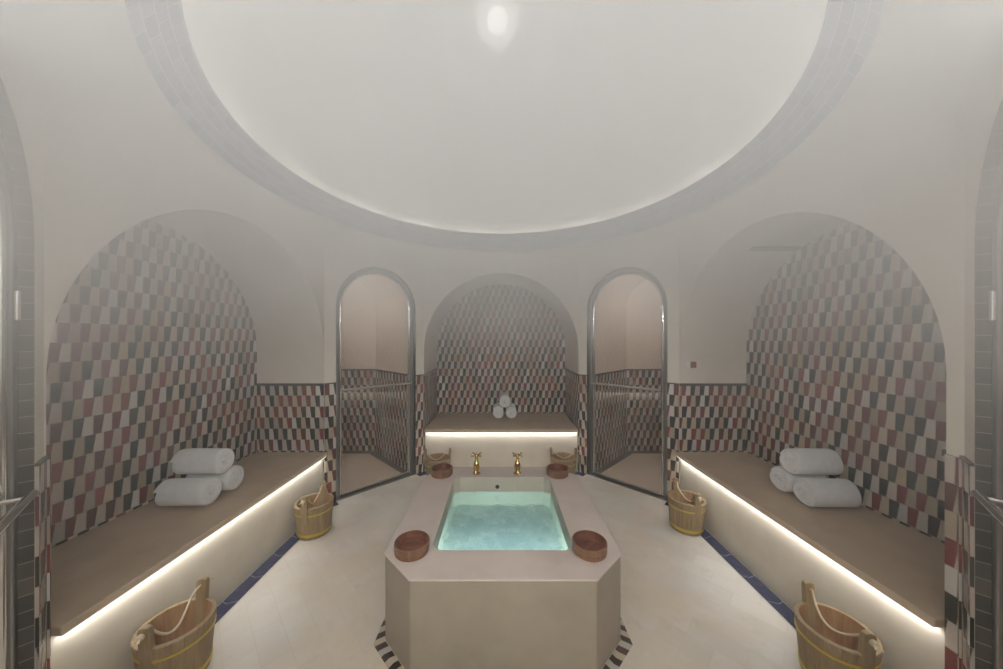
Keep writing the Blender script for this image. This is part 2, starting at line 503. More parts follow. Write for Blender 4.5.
# --- straight walls with their alcoves
def alcove(side, depth, bench):
    F = FR[side]; half = HB
    a, zs = ARCH_A, ARCH_Z
    if side in ALC:
        sh, a = ALC[side]; zs = ARCH_Z + 0.016
        F = Frame((F.P[0], F.P[1] + sh), F.d, F.n); half = HB + sh
    wall = arch_panel(F, half, a, zs).build('wall_' + side, M['plaster'])
    tag(wall, kind='structure')
    # vault
    v = MB()
    ap = [(-a, DADO)] + arch_pts(a, zs) + [(a, DADO)]
    for p, q in zip(ap, ap[1:]):
        v.quad([F(p[0], p[1], 0), F(q[0], q[1], 0), F(q[0], q[1], depth), F(p[0], p[1], depth)])
    v.build('alcove_vault', M['plaster'], wall, smooth=True)
    # end wall, tiled to the vault in the three bathing alcoves
    b = MB()
    ar = arch_pts(a, zs)
    z0 = 0.0
    b.quad([F(-a, z0, depth), F(a, z0, depth), F(a, zs, depth), F(-a, zs, depth)], [(-a, z0), (a, z0), (a, zs), (-a, zs)])
    for p, q in zip(ar, ar[1:]):
        b.quad([F(p[0], zs, depth), F(q[0], zs, depth), F(q[0], q[1], depth), F(p[0], p[1], depth)],
               [(p[0], zs), (q[0], zs), q, p])
    b.build('tiled_end_wall' if bench else 'end_wall', M['tiles'] if bench else M['plaster'], wall)
    d = MB()
    for s in (-1, 1):
        tiled_strip(d, F, s * a, s * a, 0, DADO, 0, depth, 0.31 if s > 0 else 0.12)
        if side in ALC and s > 0: tiled_strip(d, F, a, half, 0, DADO, -0.006, -0.006, 0.03)
    d.build('tiled_dado', M['tiles'], wall)
    t = MB()
    for s in (-1, 1):
        i = a - 0.012
        for (w0, w1) in ((0.0, depth),):
            P = [F(s * i, 0, w0), F(s * a, 0, w0), F(s * a, 0, w1), F(s * i, 0, w1)]
            t.prism([p[:2] for p in P], DADO - 0.012, DADO + 0.010)
    t.build('dado_capping', M['dark_trim'], wall)
    return wall
walls = {}
walls['left'] = alcove('left', 0.60, True)
walls['right'] = alcove('right', 0.60, True)
walls['back'] = alcove('back', 0.745, True)
walls['front'] = alcove('front', 1.02, False)

# --- slanting walls with arched glass doors and the small rooms behind them
DOORNO = {'back_left': 1, 'back_right': 2, 'front_left': 3, 'front_right': 4}
HALF_D = (AP - HB) / math.sqrt(2)
for nm in ('back_left', 'back_right', 'front_left', 'front_right'):
    F = FR[nm]
    REV = 0.12
    wall = arch_panel(F, HALF_D, DOOR_A, DOOR_Z).build('wall_' + nm, M['plaster'])
    tag(wall, kind='structure')
    r = MB(); rs = 0.0
    ap = [(-DOOR_A, 0)] + arch_pts(DOOR_A, DOOR_Z) + [(DOOR_A, 0)]
    for p, q in zip(ap, ap[1:]):
        L = math.dist(p, q)
        r.quad([F(p[0], p[1], 0), F(q[0], q[1], 0), F(q[0], q[1], REV), F(p[0], p[1], REV)], [(0, rs), (0, rs + L), (REV, rs + L), (REV, rs)])
        rs += L
    r.build('door_reveal', M['reveal'], wall, smooth=True)
    # tiled piers either side of the door
    t = MB(); c = MB(); e = MB()
    for s in (-1, 1):
        tiled_strip(t, F, s * (DOOR_A + 0.002), s * HALF_D, 0, DADO, -0.008, -0.008, 0.05 if s > 0 else 0.33)
        tiled_strip(t, F, s * (DOOR_A + 0.002), s * (DOOR_A + 0.002), 0, DADO, -0.008, 0.0, 0.2)
        P = [F(s * DOOR_A, 0, -0.011), F(s * HALF_D, 0, -0.011), F(s * HALF_D, 0, 0.0), F(s * DOOR_A, 0, 0.0)]
        c.prism([p[:2] for p in P], DADO - 0.002, DADO + 0.008)
        P = [F(s * (HALF_D - 0.012), 0, -0.014), F(s * HALF_D, 0, -0.014), F(s * HALF_D, 0, 0.0), F(s * (HALF_D - 0.012), 0, 0.0)]
        e.prism([p[:2] for p in P], 0.0, DADO - 0.004)
    t.build('tiled_pier', M['tiles'], wall)
    c.build('dado_capping', M['dark_trim'], wall)
    e.build('corner_trim', M['tiles'], wall)
    # shower room walls: right one springs into a vault, its far wall is parallel to the back alcove
    uR, uL = 0.375, -0.455
    SH = 1.90; VR = 0.45
    def wend(u): return 1.32 - u           # depth at which the far wall stands
    pl = MB(); ti = MB(); sk = MB(); cp = MB()
    prof = [(uR, DADO), (uR, SH)] + [(uR - VR * (1 - math.cos(PI / 2 * k / 10)), SH + VR * math.sin(PI / 2 * k / 10)) for k in range(1, 11)] + [(uL - 0.45, SH + VR)]
    for p, q in zip(prof, prof[1:]):
        pl.quad([F(p[0], p[1], REV), F(q[0], q[1], REV), F(q[0], q[1], wend(q[0])), F(p[0], p[1], wend(p[0]))])
        if q[0] != p[0]:
            pl.quad([F(p[0], DADO, wend(p[0])), F(q[0], DADO, wend(q[0])), F(q[0], q[1], wend(q[0])), F(p[0], p[1], wend(p[0]))])
    # left side of the small room
    uF = uL - 0.45
    pl.quad([F(uL, DADO, REV), F(uF, DADO, wend(uF)), F(uF, SH + VR, wend(uF)), F(uL, SH + VR, REV)])
    pl.quad([F(DOOR_A, 0, REV), F(uR, 0, REV), F(uR, SH + VR, REV), F(DOOR_A, SH + VR, REV)])
    for p, q in zip(ap[1:-1], ap[2:-1]):   # inside face of the wall over the door
        pl.quad([F(p[0], p[1], REV), F(q[0], q[1], REV), F(q[0], SH + VR, REV), F(p[0], SH + VR, REV)])
    pl.build('shower_plaster', M['shower_plaster'], wall, smooth=True)
    tiled_strip(ti, F, uR, uR, 0, DADO, REV, wend(uR), 0.0)
    tiled_strip(ti, F, uR, uF, 0, DADO, wend(uR), wend(uF), 0.02)
    tiled_strip(ti, F, uL, uF, 0, DADO, REV, wend(uF), 0.4)
    ti.build('shower_tiles', M['tiles'], wall)
    for P, zz in (([F(uR - 0.07, 0, REV), F(uR, 0, REV), F(uR, 0, wend(uR)), F(uR - 0.07, 0, wend(uR - 0.07) - 0.03)], (0.0, 0.012)),
                  ([F(uR, 0, wend(uR) - 0.03), F(uR, 0, wend(uR)), F(uF, 0, wend(uF)), F(uF, 0, wend(uF) - 0.03)], (0.0, 0.03))):
        sk.prism([p[:2] for p in P], *zz)
    sk.build('shower_skirting', M['skirting'], wall)
    for P in ([F(uR - 0.012, 0, REV), F(uR, 0, REV), F(uR, 0, wend(uR)), F(uR - 0.012, 0, wend(uR - 0.012) - 0.01)],
              [F(uR, 0, wend(uR) - 0.016), F(uR, 0, wend(uR)), F(uF, 0, wend(uF)), F(uF, 0, wend(uF) - 0.016)]):
        cp.prism([p[:2] for p in P], DADO - 0.008, DADO + 0.012)
    cp.build('shower_capping', M['dark_trim'], wall)
    fl = MB()
    fl.quad([F(DOOR_A, 0.004, 0.03), F(-DOOR_A, 0.004, 0.03), F(uL, 0.004, REV), F(uF, 0.004, wend(uF)), F(uR, 0.004, wend(uR)), F(uR, 0.004, REV)])
    fl.build('shower_floor', M['shower_floor'], wall)
    # ---- the door
    n = DOORNO[nm]
    door = empty('door_%d' % n, F(0, 0, 0)); tag(door, kind='structure')
    def at(mb_):                      # world -> door local (the empty has no rotation)
        o = F(0, 0, 0)
        mb_.v = [(x - o[0], y - o[1], z - o[2]) for x, y, z in mb_.v]
        return mb_
    fr = MB()
    a0, a1 = DOOR_A - 0.001, DOOR_A - 0.040
    o_ = [(-a0, 0)] + arch_pts(a0, DOOR_Z) + [(a0, 0)]
    i_ = [(-a1, 0)] + arch_pts(a1, DOOR_Z) + [(a1, 0)]
    w0, w1 = 0.030, 0.080
    for k in range(len(o_) - 1):
        A, B, C_, D = o_[k], o_[k + 1], i_[k + 1], i_[k]
        for w in (w0, w1):
            fr.quad([F(A[0], A[1], w), F(B[0], B[1], w), F(C_[0], C_[1], w), F(D[0], D[1], w)])
        fr.quad([F(D[0], D[1], w0), F(C_[0], C_[1], w0), F(C_[0], C_[1], w1), F(D[0], D[1], w1)])
        fr.quad([F(A[0], A[1], w0), F(B[0], B[1], w0), F(B[0], B[1], w1), F(A[0], A[1], w1)])
    at(fr).build('door_frame', M['frame'], door, bevel=0.006)
    # chrome leaf edge: a round bar following the arch
    a2 = DOOR_A - 0.054; LW = 0.050
    pth = [F(-a2, 0.02, LW)] + [F(-a2, DOOR_Z * k / 8, LW) for k in range(1, 8)] + [F(p[0], p[1], LW) for p in arch_pts(a2, DOOR_Z, 32)] + \
          [F(a2, DOOR_Z * k / 8, LW) for k in range(7, 0, -1)] + [F(a2, 0.02, LW)]
    at(MB().tube(pth, 0.0125, 12)).build('leaf_edge', M['chrome'], door, smooth=True)
    at(MB().tube([F(-a2, 0.022, LW), F(a2, 0.022, LW)], 0.010, 10)).build('bottom_rail', M['chrome'], door, smooth=True)
    th = MB()
    P = [F(-DOOR_A, 0, 0.0), F(DOOR_A, 0, 0.0), F(DOOR_A, 0, 0.06), F(-DOOR_A, 0, 0.06)]
    th.prism([p[:2] for p in P], 0.0, 0.010)
    at(th).build('threshold', M['frame'], door)
    g = MB()
    for w in (LW,):
        ga = arch_pts(a2, DOOR_Z)
        g.quad([F(-a2, 0.02, w), F(a2, 0.02, w), F(a2, DOOR_Z, w), F(-a2, DOOR_Z, w)])
        for p, q in zip(ga, ga[1:]):
            g.quad([F(p[0], DOOR_Z, w), F(q[0], DOOR_Z, w), F(q[0], q[1], w), F(p[0], p[1], w)])
    at(g).build('glass_pane', M['glass'], door)
    rl = MB().tube([F(-a2, 1.012, -0.006), F(a2, 1.012, -0.006)], 0.012, 14)
    for s in (-1, 1):
        rl.tube([F(s * (a2 - 0.03), 1.012, -0.006), F(s * (a2 - 0.03), 1.012, LW)], 0.008, 10)
    at(rl).build('rail', M['chrome'], door, smooth=True)
    hg = MB()
    for zz in (0.30, 1.60):
        hg.tube([F(-a2 - 0.012, zz - 0.045, 0.024), F(-a2 - 0.012, zz + 0.045, 0.024)], 0.008, 12)
    at(hg).build('hinge', M['chrome'], door, smooth=True)
    # warm downlight of the small room
    lp = F(-0.10, SH + VR - 0.012, 0.60)
    dl = empty('ceiling_downlight', lp)
    tag(dl, {'back_left': 'small round warm downlight in the ceiling behind the back left glass door',
             'back_right': 'small round warm downlight in the ceiling behind the back right glass door',
             'front_left': 'small round warm downlight in the ceiling behind the front left glass door',
             'front_right': 'small round warm downlight in the ceiling behind the front right glass door'}[nm], 'light', 'downlights in the small rooms')
    MB().lathe([(0.030, 0.0), (0.045, -0.004), (0.048, 0.006), (0.030, 0.010)], 24).build('bezel', M['chrome'], dl, smooth=True)
    MB().lathe([(0.0, 0.004), (0.030, 0.002)], 24).build('lens', M['downlight'], dl, smooth=True)
    ld = bpy.data.lights.new('downlight_lamp', 'AREA'); ld.shape = 'DISK'; ld.size = 0.10
    ld.energy = DOWN; ld.color = (1.0, 0.89, 0.78)
    lo = bpy.data.objects.new('downlight_lamp', ld); COL.objects.link(lo); lo.parent = dl; lo.location = (0, 0, -0.012)

# --- ceiling: coved corners, tile band, dome
def r_oct(th):
    r = 1e9
    for k in range(8):
        a = k * PI / 4
        c = math.cos(th - a)
        if c > 0.05: r = min(r, (AP if k % 2 == 0 else DQ * math.sqrt(2)) / c)
    return r
v0 = math.atan2(HB, AP)
ths = sorted(set([round(2 * PI * i / 120, 6) for i in range(120)] + [round((q * PI / 2 + s * v0) % (2 * PI), 6) for q in range(4) for s in (-1, 1)]))
RC0, ZC0, RC1, ZC1 = 1.52, 2.455, 1.41, 2.61
cv = MB()
NT_ = 8
for i, th in enumerate(ths):
    th2 = ths[(i + 1) % len(ths)]
    for k in range(NT_):
        q = []
        for a, t in ((th, k), (th2, k), (th2, k + 1), (th, k + 1)):
            ang = t / NT_ * PI / 2
            r = RC0 + (r_oct(a) - RC0) * math.cos(ang)
            q.append((r * math.cos(a), CY + r * math.sin(a), ZTOP + (ZC0 - ZTOP) * math.sin(ang)))
        cv.quad(q)
ceiling = cv.build('ceiling', M['plaster'], smooth=True); tag(ceiling, kind='structure')
bd = MB(); ND = 96
prof = [(RC0, ZC0), (RC0 - 0.004, ZC0 + 0.01), (RC1 + 0.004, ZC1 - 0.006), (RC1, ZC1)]
L0 = [0, 0.01, 0.19, 0.2]
for i in range(ND):
    a, b = 2 * PI * i / ND, 2 * PI * (i + 1) / ND
    for k in range(3):
        (r0, z0), (r1, z1) = prof[k], prof[k + 1]
        bd.quad([(r0 * math.cos(a), CY + r0 * math.sin(a), z0), (r0 * math.cos(b), CY + r0 * math.sin(b), z0),
                 (r1 * math.cos(b), CY + r1 * math.sin(b), z1), (r1 * math.cos(a), CY + r1 * math.sin(a), z1)],
                [(a * 1.47, L0[k]), (b * 1.47, L0[k]), (b * 1.47, L0[k + 1]), (a * 1.47, L0[k + 1])])
bd.build('tile_band', M['band'], ceiling, smooth=True)
dm = MB()
RD = RC1 + 0.055
prof = [(RC1, ZC1), (RC1 + 0.006, ZC1 + 0.010), (RC1 + 0.012, ZC1 - 0.012), (RD, ZC1 - 0.012), (RD, ZC1)] + [(RD * math.cos(PI / 2 * k / 24), ZC1 + 1.02 * math.sin(PI / 2 * k / 24)) for k in range(1, 25)]
dm.lathe(prof, ND, (0, CY, 0))
dm.build('dome', M['dome'], ceiling, smooth=True)

# fill lights added to brighten the room, hidden in an added dome ledge
NC = 16
for i in range(NC):
    a = 2 * PI * (i + 0.5) / NC
    ld = bpy.data.lights.new('cove_fill_light', 'AREA'); ld.shape = 'RECTANGLE'; ld.size = 0.54; ld.size_y = 0.02
    ld.energy = COVE_FILL / NC; ld.color = (1.0, 0.99, 0.97)
    lo = bpy.data.objects.new('cove_fill_light', ld); COL.objects.link(lo); lo.parent = ceiling
    r = RC1 + 0.030
    lo.location = (r * math.cos(a), CY + r * math.sin(a), ZC1 - 0.006)
    d = Vector((-math.cos(a) * 0.55, -math.sin(a) * 0.55, 1.0))
    lo.rotation_euler = d.to_track_quat('-Z', 'Y').to_euler()
    # keep the long side along the ring
    q = Matrix((Vector((-math.sin(a), math.cos(a), 0)), (-d.normalized()).cross(Vector((-math.sin(a), math.cos(a), 0))), -d.normalized())).transposed()
    lo.rotation_euler = q.to_euler()

# two made-up fill uplighters added out of view, either side of the camera
for sx, lb in ((-1, 'added unseen half-bowl fill uplighter on the left corner of the entrance arch'), (1, 'added unseen half-bowl fill uplighter on the right corner of the entrance arch')):
    u_ = empty('wall_light', (sx * 0.61, 0.27, 1.84)); tag(u_, lb, 'light', 'added fill uplighters')
    MB().lathe([(0.0, -0.05), (0.03, -0.045), (0.055, -0.02), (0.062, 0.01), (0.058, 0.01), (0.05, -0.015), (0.0, -0.035)], 28).build('bowl', M['plaster'], u_, smooth=True)
    ld = bpy.data.lights.new('uplight_fill', 'AREA'); ld.shape = 'DISK'; ld.size = 0.09; ld.energy = UP_FILL; ld.color = (0.97, 0.985, 1.0)
    lo = bpy.data.objects.new('uplight_fill', ld); COL.objects.link(lo); lo.parent = u_; lo.location = (0, 0, 0.012)
    lo.rotation_euler = Vector((-sx * 0.15, 0.75, 0.66)).to_track_quat('-Z', 'Y').to_euler()

# fill panel added out of view behind the camera to brighten the room
back_fill = empty('entrance_fill', (0, -0.585, 1.98)); tag(back_fill, 'added unseen fill-light panel behind the camera position', 'light')
b = MB(); b.box(-0.40, 0.40, -0.03, 0.0, -0.11, 0.11); b.build('panel', M['white_plastic'], back_fill, bevel=0.005)
ld = bpy.data.lights.new('entrance_fill_lamp', 'AREA'); ld.shape = 'RECTANGLE'; ld.size = 0.74; ld.size_y = 0.18; ld.energy = ENT_FILL; ld.color = (0.97, 0.985, 1.0)
lo = bpy.data.objects.new('entrance_fill_lamp', ld); COL.objects.link(lo); lo.parent = back_fill; lo.location = (0, 0.012, 0)
lo.rotation_euler = Vector((0, 0.79, 0.61)).to_track_quat('-Z', 'Y').to_euler()

# --- navy skirting strips set in the floor
def strip(name, poly_pairs):
    m = MB(); s = 0.0
    for (a, b), (c, d) in zip(poly_pairs, poly_pairs[1:]):
        L = math.dist(a, c)
        m.quad([(a[0], a[1], 0.003), (c[0], c[1], 0.003), (d[0], d[1], 0.003), (b[0], b[1], 0.003)],
               [(s, 0), (s + L, 0), (s + L, 0.08), (s, 0.08)])
        s += L
    o = m.build(name, M['navy']); tag(o, kind='structure'); return o
W_ = 0.085
for n_, sx in ((1, -1), (2, 1)):
    fb, ff = FR['back_left' if sx < 0 else 'back_right'], FR['front_left' if sx < 0 else 'front_right']
    pairs = [(ff(-DOOR_A, 0, -0.01)[:2], ff(-DOOR_A, 0, -W_)[:2]), ((sx * AP, CY - HB), (sx * (AP - W_), CY - HB + 0.035)),
             ((sx * AP, CY + HB), (sx * (AP - W_), CY + HB - 0.035)), (fb(-DOOR_A, 0, -0.01)[:2], fb(-DOOR_A, 0, -W_)[:2])]
    strip('trim_%d' % n_, pairs)
for n_, sx in ((3, -1), (4, 1)):
    fb = FR['back_left' if sx < 0 else 'back_right']
    strip('trim_%d' % n_, [(fb(DOOR_A, 0, -0.01)[:2], fb(DOOR_A, 0, -W_)[:2]), ((sx * HB, CY + AP), (sx * (HB - 0.035), CY + AP - W_)), ((sx * (HB - 0.16), CY + AP), (sx * (HB - 0.16), CY + AP - W_))])

# ------------------------------------------------------------------ benches
def make_bench(side, depth, label, power):
    F = FR[side]
    a = ARCH_A - 0.012
    if side in ALC:
        F = Frame((F.P[0], F.P[1] + ALC[side][0]), F.d, F.n); a = ALC[side][1] - 0.006
    root = empty('bench', F(0, 0, 0))
    tag(root, label, 'bench', 'built-in bathing benches')
    o = F(0, 0, 0)
    def loc(mb_):
        mb_.v = [(x - o[0], y - o[1], z) for x, y, z in mb_.v]; return mb_
    b = MB(); b.prism([F(-a, 0, 0.004)[:2], F(a, 0, 0.004)[:2], F(a, 0, depth - 0.01)[:2], F(-a, 0, depth - 0.01)[:2]], 0.004, BENCH_UNDER)
    loc(b).build('base', M['tadelakt'], root)
    s = MB(); s.prism([F(-a, 0, -0.036)[:2], F(a, 0, -0.036)[:2], F(a, 0, depth - 0.008)[:2], F(-a, 0, depth - 0.008)[:2]], BENCH_UNDER, BENCH_TOP)
    loc(s).build('seat', M['seat'], root, bevel=0.006)
    l = MB(); l.prism([F(-a + 0.01, 0, -0.032)[:2], F(a - 0.01, 0, -0.032)[:2], F(a - 0.01, 0, -0.006)[:2], F(-a + 0.01, 0, -0.006)[:2]], BENCH_UNDER - 0.006, BENCH_UNDER - 0.0005)
    loc(l).build('light_strip', M['led'], root)
    ld = bpy.data.lights.new('bench_light', 'AREA'); ld.shape = 'RECTANGLE'; ld.size = 2 * a - 0.04; ld.size_y = 0.018
    ld.energy = power; ld.color = (1.0, 0.98, 0.95)
    lo = bpy.data.objects.new('bench_light', ld); COL.objects.link(lo); lo.parent = root
    p = F(0, BENCH_UNDER - 0.008, -0.014); lo.location = (p[0] - o[0], p[1] - o[1], p[2])
    lo.rotation_euler = (0, 0, math.atan2(F.d[1], F.d[0]))
    return root
make_bench('left', 0.60, 'long tan-topped bench in the left alcove, lit along its front edge', LED)
make_bench('right', 0.60, 'long tan-topped bench in the right alcove, lit along its front edge', LED)
make_bench('back', 0.745, 'tan-topped bench in the back alcove behind the pool, lit along its front edge', LED)

# ------------------------------------------------------------------ plunge pool
PX, PY = 0.59, 0.615
PCY = 2.015
PCH = 0.172
def octa(hx, hy, ch, cy=PCY):
    return [(-hx + ch, cy - hy), (hx - ch, cy - hy), (hx, cy - hy + ch), (hx, cy + hy - ch), (hx - ch, cy + hy), (-hx + ch, cy + hy), (-hx, cy + hy - ch), (-hx, cy - hy + ch)]
PZ = 0.432; RIMT = 0.008; BOT = 0.10
pool = empty('plunge_pool', (0, PCY, 0))
tag(pool, 'plaster plunge pool with cut corners and pale marble rim, mid floor', 'pool')
def pl_(mb_):
    mb_.v = [(x, y - PCY, z) for x, y, z in mb_.v]; return mb_
out_ = octa(PX, PY, PCH); inn = octa(0.362, 0.418, 0.045)
b = MB()
b.prism(octa(PX - 0.004, PY - 0.004, PCH), 0.002, PZ - RIMT, bottom=False, top=False)
pl_(b).build('body', M['shaded_tadelakt'], pool, bevel=0.006)
rm = MB()
for k in range(8):
    j = (k + 1) % 8
    for z in (PZ, PZ - RIMT):
        rm.quad([(*out_[k], z), (*out_[j], z), (*inn[j], z), (*inn[k], z)])
    rm.quad([(*out_[k], PZ - RIMT), (*out_[j], PZ - RIMT), (*out_[j], PZ), (*out_[k], PZ)])
    rm.quad([(*inn[k], PZ - RIMT), (*inn[j], PZ - RIMT), (*inn[j], PZ), (*inn[k], PZ)])
pl_(rm).build('rim', M['rim'], pool, bevel=0.002)
bs = MB()
bs.prism(octa(0.366, 0.422, 0.045), BOT, PZ - RIMT, top=False, bottom=False)
pl_(bs).build('basin', M['basin'], pool)
bf = MB(); bf.quad([(*p, BOT) for p in octa(0.366, 0.422, 0.045)])
pl_(bf).build('basin_floor', M['basin_floor'], pool)
ov = MB().lathe([(0.0, 0.004), (0.013, 0.004), (0.016, 0.0)], 20, (-0.035, PCY + 0.416, 0.357), axis='Y')
ov.v = [(x, PCY + 0.4205 - (y - (PCY + 0.416)), z) for x, y, z in ov.v]
pl_(ov).build('overflow_hole', M['hole_shade'], pool, smooth=True)  # black disc painted for the darkness inside the overflow hole
# mosaic border in the floor round the pool
mo = MB(); s = 0.0
oo = octa(PX + 0.043, PY + 0.043, PCH + 0.018); ii = octa(PX - 0.002, PY - 0.002, PCH)
for k in range(8):
    j = (k + 1) % 8
    L = math.dist(oo[k], oo[j])
    mo.quad([(*oo[k], 0.0025), (*oo[j], 0.0025), (*ii[j], 0.0025), (*ii[k], 0.0025)], [(s, 0), (s + L, 0), (s + L, 0.04), (s, 0.04)])
    s += L
tag(mo.build('trim_5', M['mosaic']), kind='structure')
# water
WZ = 0.318
wt = MB(); N = 34
wpoly = octa(0.3655, 0.4215, 0.045)
def inside_w(x, y):
    hx, hy, ch = 0.3655, 0.4215, 0.045
    return x, y
for i in range(N):
    for j in range(N):
        q = []
        for a, c in ((i, j), (i + 1, j), (i + 1, j + 1), (i, j + 1)):
            y = -0.4215 + 0.843 * c / N
            hx = 0.3655 - max(0.0, 0.045 - (0.4215 - abs(y)))
            x = -hx + 2 * hx * a / N
            z = 0.0014 * math.sin(17 * x + 3 * math.sin(9 * y)) * math.cos(13 * y + 2 * x) + 0.0008 * math.sin(31 * y - 11 * x)
            for cx, cy in ((-0.185, 0.345), (0.13, 0.345)):
                rr = math.hypot(x - cx, y - cy)
                z += 0.0035 * math.exp(-rr * 9) * math.cos(rr * 85)
            q.append((x, y, z))
        wt.quad(q)
water = wt.build('pool_water', M['water'], smooth=True, recalc=False, loc=(0, PCY, WZ))
tag(water, 'rippling pale turquoise water filling the plunge pool', 'water', kind='stuff')
ul = bpy.data.lights.new('pool_fill_light', 'AREA'); ul.shape = 'RECTANGLE'; ul.size = 0.5; ul.size_y = 0.04; ul.energy = POOL_FILL; ul.color = (0.85, 0.97, 1.0)  # underwater fill light added to brighten the water, no lamp seen there
uo = bpy.data.objects.new('pool_fill_light', ul); COL.objects.link(uo); uo.parent = pool
uo.location = (0, -0.415, 0.26); uo.rotation_euler = (math.radians(78), 0, 0)

# ------------------------------------------------------------------ taps
def make_tap():
    r = empty('faucet')
    prof = [(0.0, 0.0), (0.024, 0.0), (0.024, 0.006), (0.016, 0.012), (0.0145, 0.022), (0.019, 0.035), (0.0195, 0.062), (0.016, 0.078), (0.011, 0.088), (0.0125, 0.094), (0.0085, 0.100), (0.0085, 0.118), (0.0, 0.120)]
    MB().lathe(prof, 24).build('body', M['brass'], r, smooth=True)
    sp = [(0, -0.012, 0.058), (0, -0.035, 0.064), (0, -0.055, 0.062), (0, -0.068, 0.050), (0, -0.071, 0.032)]
    MB().tube(sp, [0.011, 0.010, 0.0095, 0.0095, 0.0105], 14).build('spout', M['brass'], r, smooth=True)
    h = MB().lathe([(0.0, 0.114), (0.010, 0.116), (0.012, 0.124), (0.010, 0.132), (0.004, 0.142), (0.0, 0.144)], 18)
    for k in range(4):
        a = PI / 4 + k * PI / 2
        e = Vector((math.cos(a) * 0.036, math.sin(a) * 0.036, 0.133))
        h.tube([(0, 0, 0.125), e], [0.0050, 0.0042], 8)
        h.ball(e, 0.0075, 10, 6)
    h.build('handle', M['brass'], r, smooth=True)
    return r
tap = make_tap(); tap.scale = (1.22, 1.22, 1.12); tap.location = (-0.200, PCY + 0.482, PZ)
tag(tap, 'brass faucet with cross handle on the pool rim, beside the far left bowl', 'faucet', 'brass pool taps')
tap2 = copy_tree(tap); tap2.location = (0.122, PCY + 0.482, PZ)
tag(tap2, 'brass faucet with cross handle on the pool rim, beside the far right bowl', 'faucet', 'brass pool taps')
for tx, lb in ((-0.200, 'thin stream of water falling from the left brass faucet'), (0.122, 'thin stream of water falling from the right brass faucet')):
    y0 = PCY + 0.482 - 0.071 * 1.22
    st = MB().tube([(0, 0, 0.032), (0.001, -0.001, 0.0), (0, -0.002, -0.04), (0.001, -0.003, -0.114)], [0.006, 0.005, 0.0045, 0.007], 10)
    o = st.build('water_stream', M['stream'], smooth=True, loc=(tx, y0, PZ)); tag(o, lb, 'water', 'running tap water')

